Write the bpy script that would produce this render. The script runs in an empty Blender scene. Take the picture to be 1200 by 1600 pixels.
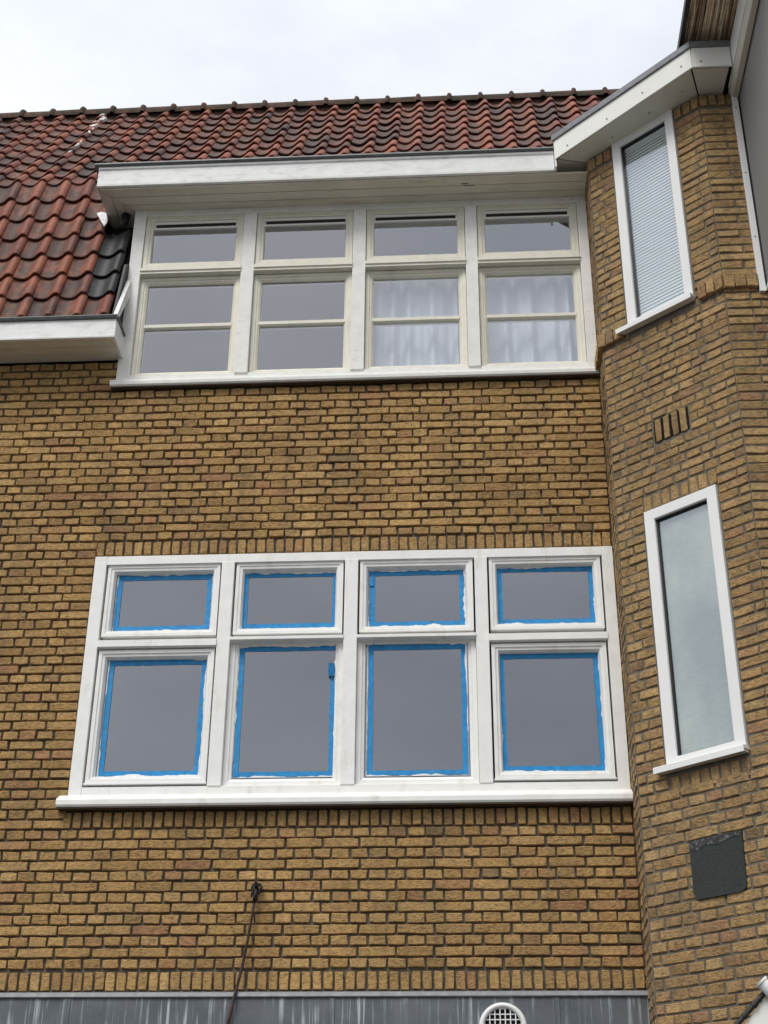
import bpy, bmesh, math, random
from mathutils import Vector, Matrix, noise
random.seed(7)
R = math.radians
S = bpy.context.scene
COL = S.collection

# ------------------------------------------------------------------ camera
cam_d = bpy.data.cameras.new("camera")
cam = bpy.data.objects.new("camera", cam_d)
COL.objects.link(cam)
cam_d.sensor_fit = 'HORIZONTAL'
cam_d.sensor_width = 36.0
cam_d.lens = 36.0 * 2242.89 / 1200.0
cam_d.clip_start = 0.1
cam_d.clip_end = 2000
CR, CU, CW = Vector((0.9981, 0.0605, 0.0077)), Vector((0.0223, -0.4801, 0.8769)), Vector((-0.0568, 0.8751, 0.4805))
CAMP = Vector((0, -8.3516, -5.5506))
m = Matrix((CR, CU, -CW)).transposed().to_4x4()
m.translation = CAMP
cam.matrix_world = m
S.camera = cam

# ------------------------------------------------------------------ world + sun
SUN_EL, SUN_AZ = R(52), R(205)
w = bpy.data.worlds.new("World")
S.world = w
w.use_nodes = True
nt = w.node_tree
nt.nodes.clear()
out = nt.nodes.new('ShaderNodeOutputWorld')
add = nt.nodes.new('ShaderNodeAddShader')
b1 = nt.nodes.new('ShaderNodeBackground')
b2 = nt.nodes.new('ShaderNodeBackground')
sky = nt.nodes.new('ShaderNodeTexSky')
sky.sky_type = 'NISHITA'
sky.sun_disc = False
sky.sun_elevation = SUN_EL
sky.sun_rotation = SUN_AZ
sky.dust_density = 4.0
sky.air_density = 1.0
b1.inputs[1].default_value = 0.02
nt.links.new(sky.outputs[0], b1.inputs[0])
tc = nt.nodes.new('ShaderNodeTexCoord')
n1 = nt.nodes.new('ShaderNodeTexNoise')
n1.inputs['Scale'].default_value = 1.7
n1.inputs['Detail'].default_value = 6
n1.inputs['Roughness'].default_value = 0.58
mp = nt.nodes.new('ShaderNodeMapping')
mp.inputs['Scale'].default_value = (1, 1, 2.2)
mp.inputs['Location'].default_value = (0.35, 0.2, 0.1)
nt.links.new(tc.outputs['Generated'], mp.inputs[0])
nt.links.new(mp.outputs[0], n1.inputs['Vector'])
rp = nt.nodes.new('ShaderNodeValToRGB')
rp.color_ramp.elements[0].position = 0.34
rp.color_ramp.elements[0].color = (0.63, 0.66, 0.715, 1)
rp.color_ramp.elements[1].position = 0.62
rp.color_ramp.elements[1].color = (0.90, 0.915, 0.94, 1)
nt.links.new(n1.outputs[0], rp.inputs[0])
nt.links.new(rp.outputs[0], b2.inputs[0])
# overcast sky: brighter overhead than at the horizon
sx = nt.nodes.new('ShaderNodeSeparateXYZ')
nt.links.new(tc.outputs['Generated'], sx.inputs[0])
mr = nt.nodes.new('ShaderNodeMapRange')
mr.inputs['From Min'].default_value = 0.0
mr.inputs['From Max'].default_value = 1.0
mr.inputs['To Min'].default_value = 0.50
mr.inputs['To Max'].default_value = 1.16
nt.links.new(sx.outputs[2], mr.inputs[0])
nt.links.new(mr.outputs[0], b2.inputs[1])
nt.links.new(b1.outputs[0], add.inputs[0])
nt.links.new(b2.outputs[0], add.inputs[1])
nt.links.new(add.outputs[0], out.inputs[0])

sd = bpy.data.lights.new("sun", 'SUN')
sd.energy = 1.5
sd.angle = R(25)
sd.color = (1.0, 0.97, 0.92)
sun = bpy.data.objects.new("sun", sd)
COL.objects.link(sun)
dirv = Vector((math.sin(SUN_AZ) * math.cos(SUN_EL), math.cos(SUN_AZ) * math.cos(SUN_EL), math.sin(SUN_EL)))
sun.rotation_euler = dirv.to_track_quat('Z', 'Y').to_euler()
sun.location = dirv * 30

S.view_settings.view_transform = 'Standard'
S.view_settings.look = 'None'
S.view_settings.gamma = 1
S.view_settings.use_curve_mapping = False
S.view_settings.exposure = 0.25

# ------------------------------------------------------------------ materials
def mat(name):
    m = bpy.data.materials.new(name)
    m.use_nodes = True
    n = m.node_tree
    n.nodes.clear()
    o = n.nodes.new('ShaderNodeOutputMaterial')
    p = n.nodes.new('ShaderNodeBsdfPrincipled')
    n.links.new(p.outputs[0], o.inputs[0])
    return m, n, p, o

def N(n, t, **k):
    x = n.nodes.new('ShaderNode' + t)
    for a, v in k.items():
        if a in x.inputs.keys():
            x.inputs[a].default_value = v
        else:
            setattr(x, a, v)
    return x

def noise_n(n, vec, scale, detail=4, rough=0.5):
    x = N(n, 'TexNoise')
    x.inputs['Scale'].default_value = scale
    x.inputs['Detail'].default_value = detail
    x.inputs['Roughness'].default_value = rough
    if vec is not None:
        n.links.new(vec, x.inputs['Vector'])
    return x.outputs[0]

def ramp(n, fac, stops):
    x = N(n, 'ValToRGB')
    e = x.color_ramp.elements
    e[0].position, e[0].color = stops[0][0], (*stops[0][1], 1)
    e[1].position, e[1].color = stops[-1][0], (*stops[-1][1], 1)
    for p, c in stops[1:-1]:
        q = e.new(p)
        q.color = (*c, 1)
    if fac is not None:
        n.links.new(fac, x.inputs[0])
    return x.outputs[0]

def mixc(n, fac, a, b, mode='MIX'):
    x = N(n, 'MixRGB')
    x.blend_type = mode
    for i, v in ((0, fac), (1, a), (2, b)):
        if isinstance(v, (int, float)):
            x.inputs[i].default_value = v
        elif isinstance(v, tuple):
            x.inputs[i].default_value = (*v, 1)
        else:
            n.links.new(v, x.inputs[i])
    return x.outputs[0]

def math_n(n, op, a, b=0.5):
    x = N(n, 'Math')
    x.operation = op
    for i, v in ((0, a), (1, b)):
        if isinstance(v, (int, float)):
            x.inputs[i].default_value = v
        else:
            n.links.new(v, x.inputs[i])
    return x.outputs[0]

def bump(n, p, h, strength, dist):
    x = N(n, 'Bump')
    x.inputs['Strength'].default_value = strength
    x.inputs['Distance'].default_value = dist
    n.links.new(h, x.inputs['Height'])
    n.links.new(x.outputs[0], p.inputs['Normal'])

def pos(n):
    return N(n, 'NewGeometry').outputs['Position']

def mapping(n, vec, scale=(1, 1, 1), rot=(0, 0, 0)):
    x = N(n, 'Mapping')
    x.inputs['Scale'].default_value = scale
    x.inputs['Rotation'].default_value = rot
    n.links.new(vec, x.inputs[0])
    return x.outputs[0]

def rnd(n):
    oi = N(n, 'ObjectInfo').outputs['Random']
    at = N(n, 'Attribute')
    at.attribute_name = 'rnd'
    return math_n(n, 'FRACT', math_n(n, 'ADD', oi, at.outputs['Fac']), 0)

def brick_mat(name, stops, grime):
    m, n, p, o = mat(name)
    r = rnd(n)
    base = ramp(n, r, [(a_, (c_[0] * 1.05, c_[1] * 1.02, c_[2] * 0.90)) for a_, c_ in stops])
    P = pos(n)
    # creases left by throwing the clay, running diagonally
    cre = noise_n(n, mapping(n, P, (38, 38, 90), (0, 0.75, 0)), 1.0, 5, 0.62)
    fine = noise_n(n, P, 230, 3, 0.6)
    mid = noise_n(n, P, 34, 4, 0.6)
    big = noise_n(n, P, 1.6, 3, 0.6)
    c = mixc(n, 0.62, base, ramp(n, mid, [(0.3, (0.45, 0.44, 0.42)), (0.5, (0.95, 0.95, 0.95)), (0.72, (1.3, 1.28, 1.2))]), 'MULTIPLY')
    c = mixc(n, ramp(n, cre, [(0.0, (0, 0, 0)), (0.56, (0, 0, 0)), (0.66, (0.72, 0.72, 0.72))]), c, (0.15, 0.105, 0.065))
    c = mixc(n, 0.5, c, ramp(n, fine, [(0.3, (0.60, 0.58, 0.56)), (0.7, (1.28, 1.28, 1.24))]), 'MULTIPLY')
    g = noise_n(n, mapping(n, P, (7, 7, 7)), 1.0, 5, 0.7)
    c = mixc(n, ramp(n, g, [(0.46, (0, 0, 0)), (0.70, (grime, grime, grime))]), c, (0.15, 0.115, 0.08))
    c = mixc(n, 0.9, c, ramp(n, big, [(0.3, (0.78, 0.77, 0.75)), (0.7, (1.12, 1.11, 1.06))]), 'MULTIPLY')
    soot = noise_n(n, mapping(n, P, (3.2, 3.2, 0.55)), 1.0, 5, 0.65)
    c = mixc(n, ramp(n, soot, [(0.52, (0, 0, 0)), (0.72, (0.42, 0.42, 0.42))]), c, (0.13, 0.10, 0.07))
    pit = N(n, 'TexVoronoi')
    pit.inputs['Scale'].default_value = 60
    n.links.new(P, pit.inputs['Vector'])
    c = mixc(n, ramp(n, pit.outputs['Distance'], [(0.0, (0.8, 0.8, 0.8)), (0.10, (0.5, 0.5, 0.5)), (0.14, (0, 0, 0))]), c, (0.05, 0.035, 0.02))
    n.links.new(c, p.inputs['Base Color'])
    p.inputs['Roughness'].default_value = 0.92
    p.inputs['Specular IOR Level'].default_value = 0.25
    h = math_n(n, 'ADD', math_n(n, 'MULTIPLY', cre, 1.1), math_n(n, 'ADD', math_n(n, 'MULTIPLY', mid, 0.8), math_n(n, 'MULTIPLY', fine, 0.3)))
    bump(n, p, h, 0.95, 0.009)
    return m

BR_STOPS = [(0.0, (0.44, 0.285, 0.135)), (0.18, (0.50, 0.335, 0.16)), (0.36, (0.46, 0.295, 0.14)), (0.52, (0.42, 0.275, 0.135)),
            (0.64, (0.52, 0.355, 0.18)), (0.78, (0.50, 0.325, 0.16)), (0.86, (0.39, 0.26, 0.13)), (0.92, (0.46, 0.285, 0.15)), (0.97, (0.43, 0.245, 0.145)), (1.0, (0.29, 0.21, 0.12))]
M_BRICK = brick_mat("yellow_brick", BR_STOPS, 0.30)
M_BRICK_BAY = brick_mat("yellow_brick_weathered", [(a, (c[0] * .94, c[1] * .98, c[2] * 1.10)) for a, c in BR_STOPS], 0.55)

def simple(name, col, rough=0.6, spec=0.4, var=0.12, scale=6, bmp=0.15, bdist=0.002, bscale=60, metal=0.0, dirt=None, dirt_amt=0.4, dirt_scale=(3, 3, 3), dirt_lo=0.55):
    m, n, p, o = mat(name)
    P = pos(n)
    nn = noise_n(n, P, scale, 5, 0.6)
    lo = tuple(1 - var for _ in range(3))
    hi = tuple(1 + var * 0.6 for _ in range(3))
    c = mixc(n, 1.0, col, ramp(n, nn, [(0.3, lo), (0.7, hi)]), 'MULTIPLY')
    if dirt:
        d = noise_n(n, mapping(n, P, dirt_scale), 1.0, 6, 0.7)
        c = mixc(n, ramp(n, d, [(dirt_lo, (0, 0, 0)), (dirt_lo + 0.18, (dirt_amt,) * 3)]), c, dirt)
    n.links.new(c, p.inputs['Base Color'])
    p.inputs['Roughness'].default_value = rough
    p.inputs['Specular IOR Level'].default_value = spec
    p.inputs['Metallic'].default_value = metal
    if bmp:
        bump(n, p, noise_n(n, P, bscale, 4, 0.6), bmp, bdist)
    return m

M_MORTAR = simple("grey_mortar", (0.155, 0.137, 0.105), 0.95, 0.1, 0.25, 30, 0.6, 0.004, 90, dirt=(0.06, 0.055, 0.045), dirt_scale=(6, 6, 6))
M_MORTAR_BAY = simple("pale_grey_mortar", (0.175, 0.155, 0.122), 0.95, 0.1, 0.25, 30, 0.6, 0.004, 90, dirt=(0.10, 0.09, 0.075), dirt_scale=(6, 6, 6))
M_WHITE = simple("fresh_white_paint", (0.86, 0.86, 0.83), 0.45, 0.4, 0.06, 9, 0.12, 0.002, 40, dirt=(0.58, 0.56, 0.49), dirt_amt=0.6, dirt_scale=(8, 8, 3.5))
M_CREAM = simple("cream_paint", (0.76, 0.735, 0.63), 0.5, 0.4, 0.07, 9, 0.12, 0.002, 40, dirt=(0.44, 0.41, 0.33), dirt_amt=0.4, dirt_scale=(7, 7, 3))
M_WEATHERED = simple("flaking_white_paint", (0.83, 0.825, 0.79), 0.6, 0.3, 0.08, 12, 0.4, 0.004, 50, dirt=(0.30, 0.26, 0.20), dirt_amt=0.6, dirt_scale=(9, 9, 30), dirt_lo=0.60)
M_UPVC = simple("white_plastic_frame", (0.84, 0.85, 0.84), 0.35, 0.5, 0.03, 5, 0.0)
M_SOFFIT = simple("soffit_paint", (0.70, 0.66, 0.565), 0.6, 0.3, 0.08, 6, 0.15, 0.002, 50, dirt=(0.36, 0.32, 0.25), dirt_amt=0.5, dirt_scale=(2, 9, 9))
M_PANEL = simple("white_board_panel", (0.86, 0.86, 0.81), 0.5, 0.4, 0.03, 5, 0.0)
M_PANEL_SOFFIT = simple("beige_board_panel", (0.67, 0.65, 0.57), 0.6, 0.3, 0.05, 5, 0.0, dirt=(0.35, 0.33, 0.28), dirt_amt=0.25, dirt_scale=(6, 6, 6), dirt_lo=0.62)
M_FASCIA = simple("weathered_fascia_paint", (0.84, 0.85, 0.83), 0.55, 0.35, 0.06, 8, 0.2, 0.002, 40, dirt=(0.50, 0.51, 0.50), dirt_amt=0.55, dirt_scale=(7, 7, 22), dirt_lo=0.50)
M_ZINC = simple("dull_zinc", (0.16, 0.17, 0.17), 0.5, 0.5, 0.25, 20, 0.2, 0.002, 30, metal=0.3)
M_LEADEDGE = simple("lead_edging", (0.24, 0.25, 0.26), 0.55, 0.5, 0.2, 20, 0.3, 0.003, 30, metal=0.2, dirt=(0.5, 0.5, 0.5), dirt_amt=0.4, dirt_scale=(30, 30, 30))
M_BLACK = simple("black_rubber", (0.012, 0.012, 0.013), 0.5, 0.4, 0.3, 30, 0.2)
M_DARK = simple("dark_void", (0.015, 0.014, 0.013), 0.9, 0.1, 0.1, 5, 0)
M_ROOM = simple("dim_room_wall", (0.20, 0.20, 0.21), 0.9, 0.1, 0.1, 3, 0)
M_RUBBERPLATE = simple("grey_felt_plate", (0.050, 0.060, 0.058), 0.9, 0.2, 0.5, 160, 0.8, 0.004, 220)
M_CLAD = simple("grey_cladding", (0.27, 0.265, 0.25), 0.7, 0.3, 0.12, 200, 0.5, 0.003, 160)
M_BROWN = simple("dark_brown_board_and_sill_shadow", (0.07, 0.05, 0.035), 0.7, 0.3, 0.3, 9, 0.3)  # brown boards, and the painted shadow under both wide window sills
M_RUST = simple("rusty_dark_cable", (0.045, 0.03, 0.026), 0.7, 0.3, 0.5, 60, 0.4, 0.003, 90, dirt=(0.16, 0.07, 0.05), dirt_scale=(20, 20, 14), dirt_amt=0.7, dirt_lo=0.5)
M_TAPE = simple("blue_masking_tape", (0.020, 0.26, 0.58), 0.55, 0.35, 0.22, 22, 0.5, 0.003, 45, dirt=(0.10, 0.33, 0.60), dirt_scale=(14, 14, 14), dirt_amt=0.5)
M_SMEAR = simple("wet_white_paint", (0.83, 0.85, 0.86), 0.4, 0.4, 0.05, 30, 0.4, 0.003, 50)
M_SCREW = simple("screw_head", (0.30, 0.30, 0.29), 0.5, 0.5, 0.1, 5, 0)
M_SILVER = simple("crumpled_metal_foil", (0.62, 0.63, 0.64), 0.4, 0.5, 0.2, 60, 0.8, 0.01, 60, metal=0.3)
M_WMORTAR = simple("white_lime_mortar", (0.66, 0.64, 0.60), 0.9, 0.1, 0.2, 40, 0.5)
M_CURTAIN = simple("white_voile_curtain", (0.70, 0.74, 0.79), 0.9, 0.1, 0.04, 9, 0)
M_ROOFBASE = simple("roof_underlay", (0.02, 0.016, 0.013), 0.95, 0.1, 0.2, 9, 0)
M_GROUND = simple("street_paving", (0.07, 0.068, 0.065), 0.9, 0.2, 0.2, 2, 0.3)
M_PLINTH = simple("shopfront_board", (0.10, 0.10, 0.10), 0.7, 0.3, 0.15, 3, 0.1)
M_BLACKTILE = simple("black_bitumen_tile", (0.028, 0.027, 0.029), 0.55, 0.45, 0.4, 25, 0.4, 0.004, 60, dirt=(0.12, 0.11, 0.10), dirt_scale=(14, 14, 14), dirt_amt=0.35)

def tile_mat():
    m, n, p, o = mat("red_pantile")
    r = rnd(n)
    P = pos(n)
    base = ramp(n, r, [(0.0, (0.27, 0.080, 0.045)), (0.25, (0.33, 0.105, 0.055)), (0.5, (0.215, 0.063, 0.042)), (0.72, (0.29, 0.10, 0.056)), (0.88, (0.13, 0.050, 0.038)), (1.0, (0.075, 0.042, 0.036))])
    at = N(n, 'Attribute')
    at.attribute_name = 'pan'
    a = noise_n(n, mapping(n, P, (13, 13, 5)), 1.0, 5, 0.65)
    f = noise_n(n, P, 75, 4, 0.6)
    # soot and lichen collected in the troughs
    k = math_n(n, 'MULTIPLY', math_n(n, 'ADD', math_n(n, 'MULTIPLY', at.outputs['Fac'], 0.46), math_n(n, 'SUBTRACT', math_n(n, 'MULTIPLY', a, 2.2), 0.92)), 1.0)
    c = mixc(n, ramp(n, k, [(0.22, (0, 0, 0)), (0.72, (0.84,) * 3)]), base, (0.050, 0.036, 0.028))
    pale = noise_n(n, mapping(n, P, (28, 28, 9)), 1.0, 4, 0.6)
    c = mixc(n, ramp(n, pale, [(0.58, (0, 0, 0)), (0.78, (0.45,) * 3)]), c, (0.24, 0.19, 0.16))
    c = mixc(n, 0.6, c, ramp(n, f, [(0.3, (0.65,) * 3), (0.7, (1.25,) * 3)]), 'MULTIPLY')
    n.links.new(c, p.inputs['Base Color'])
    p.inputs['Roughness'].default_value = 0.62
    p.inputs['Specular IOR Level'].default_value = 0.42
    bump(n, p, math_n(n, 'ADD', f, a), 0.45, 0.004)
    return m
M_TILE = tile_mat()
M_RIDGE = simple("mossy_ridge_tile", (0.11, 0.06, 0.045), 0.85, 0.25, 0.4, 25, 0.5, 0.004, 60, dirt=(0.035, 0.035, 0.022), dirt_scale=(9, 9, 9), dirt_amt=0.9, dirt_lo=0.42)

def lead_mat():
    m, n, p, o = mat("streaked_lead_sheet")
    P = pos(n)
    a = noise_n(n, P, 4, 5, 0.6)
    c = ramp(n, a, [(0.3, (0.075, 0.088, 0.10)), (0.7, (0.14, 0.155, 0.17))])
    # whitish run-off streaks
    s = noise_n(n, mapping(n, P, (42, 1, 1.6)), 1.0, 3, 0.55)
    s2 = noise_n(n, mapping(n, P, (4, 1, 3)), 1.0, 3, 0.55)
    k = math_n(n, 'MULTIPLY', ramp(n, s, [(0.53, (0, 0, 0)), (0.64, (1,) * 3)]), ramp(n, s2, [(0.40, (0.08,) * 3), (0.62, (0.95,) * 3)]))
    c = mixc(n, k, c, (0.47, 0.52, 0.56))
    n.links.new(c, p.inputs['Base Color'])
    p.inputs['Roughness'].default_value = 0.6
    p.inputs['Metallic'].default_value = 0.1
    bump(n, p, a, 0.4, 0.01)
    return m
M_LEAD = lead_mat()

def glass_mat(name, tint, wav, ior=0.255):
    m = bpy.data.materials.new(name)
    m.use_nodes = True
    n = m.node_tree
    n.nodes.clear()
    o = N(n, 'OutputMaterial')
    tr = N(n, 'BsdfTransparent')
    tr.inputs[0].default_value = (*tint, 1)
    gl = N(n, 'BsdfGlossy')
    gl.inputs['Color'].default_value = (0.88, 0.915, 1.0, 1)
    gl.inputs['Roughness'].default_value = 0.015
    # two-sided reflectance (Schlick): the same from the street and from indoors
    lw_ = N(n, 'LayerWeight')
    lw_.inputs['Blend'].default_value = 0.5
    pw = math_n(n, 'POWER', lw_.outputs['Facing'], 4.0)
    fac = math_n(n, 'ADD', math_n(n, 'MULTIPLY', pw, 0.85), ior)
    mx = N(n, 'MixShader')
    n.links.new(fac, mx.inputs[0])
    n.links.new(tr.outputs[0], mx.inputs[1])
    n.links.new(gl.outputs[0], mx.inputs[2])
    n.links.new(mx.outputs[0], o.inputs[0])
    return m
M_GLASS = glass_mat("window_glass", (0.93, 0.95, 0.96), 0.02)

def film_mat():
    m, n, p, o = mat("scratched_privacy_film")
    P = pos(n)
    a = noise_n(n, mapping(n, P, (2.2, 2.2, 1.3)), 1.0, 4, 0.55)
    f = noise_n(n, mapping(n, P, (14, 14, 60), (0, 0.5, 0)), 1.0, 4, 0.6)
    c = ramp(n, a, [(0.35, (0.25, 0.335, 0.30)), (0.68, (0.54, 0.59, 0.505))])
    c = mixc(n, 0.5, c, ramp(n, f, [(0.3, (0.8,) * 3), (0.7, (1.15,) * 3)]), 'MULTIPLY')
    n.links.new(c, p.inputs['Base Color'])
    p.inputs['Roughness'].default_value = 0.5
    return m
M_FILM = film_mat()
M_SLAT = simple("white_blind_slat", (0.88, 0.95, 0.93), 0.5, 0.4, 0.02, 5, 0)
M_REED = None
def reed_mat():
    m, n, p, o = mat("dry_reed")
    P = pos(n)
    r = rnd(n)
    c = ramp(n, r, [(0, (0.22, 0.15, 0.10)), (0.45, (0.70, 0.54, 0.37)), (1, (0.88, 0.74, 0.54))])
    c = mixc(n, 0.8, c, ramp(n, noise_n(n, P, 14, 4, 0.6), [(0.3, (0.6,) * 3), (0.7, (1.25,) * 3)]), 'MULTIPLY')
    n.links.new(c, p.inputs['Base Color'])
    p.inputs['Roughness'].default_value = 0.8
    return m
M_REED = reed_mat()

# ------------------------------------------------------------------ object helpers
W = {}
def link(o, parent=None, mw=None):
    """link o; mw is its world matrix"""
    mw = mw if mw is not None else Matrix()
    COL.objects.link(o)
    W[o.name] = mw
    if parent is not None:
        o.parent = parent
        o.matrix_parent_inverse = W[parent.name].inverted()
    o.matrix_basis = mw
    return o

def thing(name, loc, label, cat, group=None):
    o = bpy.data.objects.new(name, None)
    o.empty_display_size = 0.1
    link(o, None, Matrix.Translation(Vector(loc)))
    o['label'] = label
    o['category'] = cat
    if group:
        o['group'] = group
    return o

def tag(o, label=None, cat=None, group=None, kind=None):
    if label: o['label'] = label
    if cat: o['category'] = cat
    if group: o['group'] = group
    if kind: o['kind'] = kind
    return o

def obj(name, bm, material, parent=None, smooth=False, recenter=True, kind=None):
    me = bpy.data.meshes.new(name)
    bm.normal_update()
    bm.to_mesh(me)
    bm.free()
    off = Vector((0, 0, 0))
    if recenter and len(me.vertices):
        lo = Vector([min(v.co[i] for v in me.vertices) for i in range(3)])
        hi = Vector([max(v.co[i] for v in me.vertices) for i in range(3)])
        off = Vector(((lo.x + hi.x) / 2, (lo.y + hi.y) / 2, lo.z))
        me.transform(Matrix.Translation(-off))
    for mm in (material if isinstance(material, list) else [material]):
        me.materials.append(mm)
    if smooth:
        for p in me.polygons:
            p.use_smooth = True
    o = bpy.data.objects.new(name, me)
    link(o, parent, Matrix.Translation(off))
    if kind:
        o['kind'] = kind
    return o

def box(bm, x0, x1, y0, y1, z0, z1, M=None, bev=0.0):
    t = bmesh.new()
    bmesh.ops.create_cube(t, size=1.0)
    for v in t.verts:
        v.co = Vector((x0 + (v.co.x + .5) * (x1 - x0), y0 + (v.co.y + .5) * (y1 - y0), z0 + (v.co.z + .5) * (z1 - z0)))
    if bev > 0:
        bmesh.ops.bevel(t, geom=t.edges[:], offset=bev, segments=2, affect='EDGES', profile=0.6)
    if M is not None:
        bmesh.ops.transform(t, matrix=M, verts=t.verts[:])
    tmp = bpy.data.meshes.new("tmp")
    t.to_mesh(tmp)
    t.free()
    bm.from_mesh(tmp)
    bpy.data.meshes.remove(tmp)

def B(x0, x1, y0, y1, z0, z1, M=None, bev=0.0):
    bm = bmesh.new()
    box(bm, x0, x1, y0, y1, z0, z1, M, bev)
    return bm

def ring(bm, x0, x1, z0, z1, prof, M=None):
    """mitred frame: prof = [(inset, y)...] closed section swept round the rectangle"""
    loops = []
    for (d, y) in prof:
        loops.append([bm.verts.new(Vector(c)) for c in ((x0 + d, y, z0 + d), (x1 - d, y, z0 + d), (x1 - d, y, z1 - d), (x0 + d, y, z1 - d))])
    k = len(loops)
    nv = []
    for i in range(k):
        a, b = loops[i], loops[(i + 1) % k]
        for j in range(4):
            bm.faces.new((a[j], a[(j + 1) % 4], b[(j + 1) % 4], b[j]))
    for l in loops: nv += l
    if M is not None:
        bmesh.ops.transform(bm, matrix=M, verts=nv)

def prism(bm, pts, y0, y1, axis='Y', M=None):
    """extrude polygon pts (2D) along an axis. axis Y: pts are (x,z); axis X: pts are (y,z); axis Z: pts (x,y)"""
    def mk(p, t):
        if axis == 'Y': return Vector((p[0], t, p[1]))
        if axis == 'X': return Vector((t, p[0], p[1]))
        return Vector((p[0], p[1], t))
    a = [bm.verts.new(mk(p, y0)) for p in pts]
    b = [bm.verts.new(mk(p, y1)) for p in pts]
    bm.faces.new(a)
    bm.faces.new(b[::-1])
    k = len(pts)
    for i in range(k):
        bm.faces.new((a[i], b[i], b[(i + 1) % k], a[(i + 1) % k]))
    bmesh.ops.recalc_face_normals(bm, faces=bm.faces[:])
    if M is not None:
        bmesh.ops.transform(bm, matrix=M, verts=a + b)

def tube(bm, pts, r, seg=8, M=None):
    rings = []
    for i, p in enumerate(pts):
        p = Vector(p)
        d = (Vector(pts[min(i + 1, len(pts) - 1)]) - Vector(pts[max(i - 1, 0)])).normalized()
        a = d.orthogonal().normalized()
        b = d.cross(a)
        rr = r[i] if isinstance(r, (list, tuple)) else r
        if rings:
            # keep the frame from twisting
            pa = prev_a - d * prev_a.dot(d)
            a = pa.normalized()
            b = d.cross(a)
        prev_a = a
        rings.append([bm.verts.new(p + (a * math.cos(2 * math.pi * j / seg) + b * math.sin(2 * math.pi * j / seg)) * rr) for j in range(seg)])
    for i in range(len(rings) - 1):
        for j in range(seg):
            bm.faces.new((rings[i][j], rings[i][(j + 1) % seg], rings[i + 1][(j + 1) % seg], rings[i + 1][j]))
    bm.faces.new(rings[0][::-1])
    bm.faces.new(rings[-1])
    if M is not None:
        bmesh.ops.transform(bm, matrix=M, verts=[v for r_ in rings for v in r_])

# ------------------------------------------------------------------ planes of the building
BE = 0.71138
RET = 0.31
CX = 0.948
def plane(ox, oy, ang):
    c, s = math.cos(ang), math.sin(ang)
    # local x along the wall, y into the wall, z up
    return Matrix(((c, s, 0, ox), (-s, c, 0, oy), (0, 0, 1, 0), (0, 0, 0, 1)))
P_MAIN = Matrix()
P_RET = plane(CX, 0.0, math.pi / 2)          # goes towards the viewer
P_BAY = plane(CX, -RET, BE)
BAYL = 0.949
FX, FY = CX + BAYL * math.cos(BE), -RET - BAYL * math.sin(BE)
P_FRONT = plane(FX, FY, 0.0)
GROUND = -7.15

def project(p):
    d = Vector(p) - CAMP
    z = d.dot(CW)
    return 384 + 1435.45 * d.dot(CR) / z, 512 - 1435.45 * d.dot(CU) / z, z

# ------------------------------------------------------------------ bricks
def brick_mesh(w, h, proud, depth, rng, seed_flip=False):
    """irregular hand-moulded brick: chamfered uneven front, sides going back into the mortar"""
    nx = 3 if w > 0.15 else (2 if w > 0.08 else 1)
    nz = 1
    pts = []
    def jit(a): return rng.uniform(-a, a)
    hw, hh = w / 2, h / 2
    for i in range(nx + 1): pts.append((-hw + w * i / nx, -hh, 0 < i < nx))
    if h > 0.08: pts.append((hw, 0, True))
    for i in range(nx + 1): pts.append((hw - w * i / nx, hh, 0 < i < nx))
    if h > 0.08: pts.append((-hw, 0, True))
    o = []
    for (x, z, midp) in pts:
        o.append((x + jit(0.0028) - (0 if midp else math.copysign(rng.uniform(0, 0.004), x)), z + jit(0.0026) - (0 if midp else math.copysign(rng.uniform(0, 0.0028), z))))
    bm = bmesh.new()
    tl = jit(0.0028)
    tz = jit(0.0038)
    def fy(x, z): return -proud + tl * x / hw + tz * z / hh
    back = [bm.verts.new((x, depth, z)) for x, z in o]
    mid = [bm.verts.new((x, fy(x, z) + 0.0035, z)) for x, z in o]
    fr = [bm.verts.new((x * (1 - 0.0035 / hw), fy(x, z), z * (1 - 0.0038 / hh))) for x, z in o]
    k = len(o)
    for i in range(k):
        j = (i + 1) % k
        bm.faces.new((back[i], back[j], mid[j], mid[i]))
        bm.faces.new((mid[i], mid[j], fr[j], fr[i]))
    bm.faces.new(fr)
    bmesh.ops.recalc_face_normals(bm, faces=bm.faces[:])
    # front must face -y
    return bm

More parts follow.
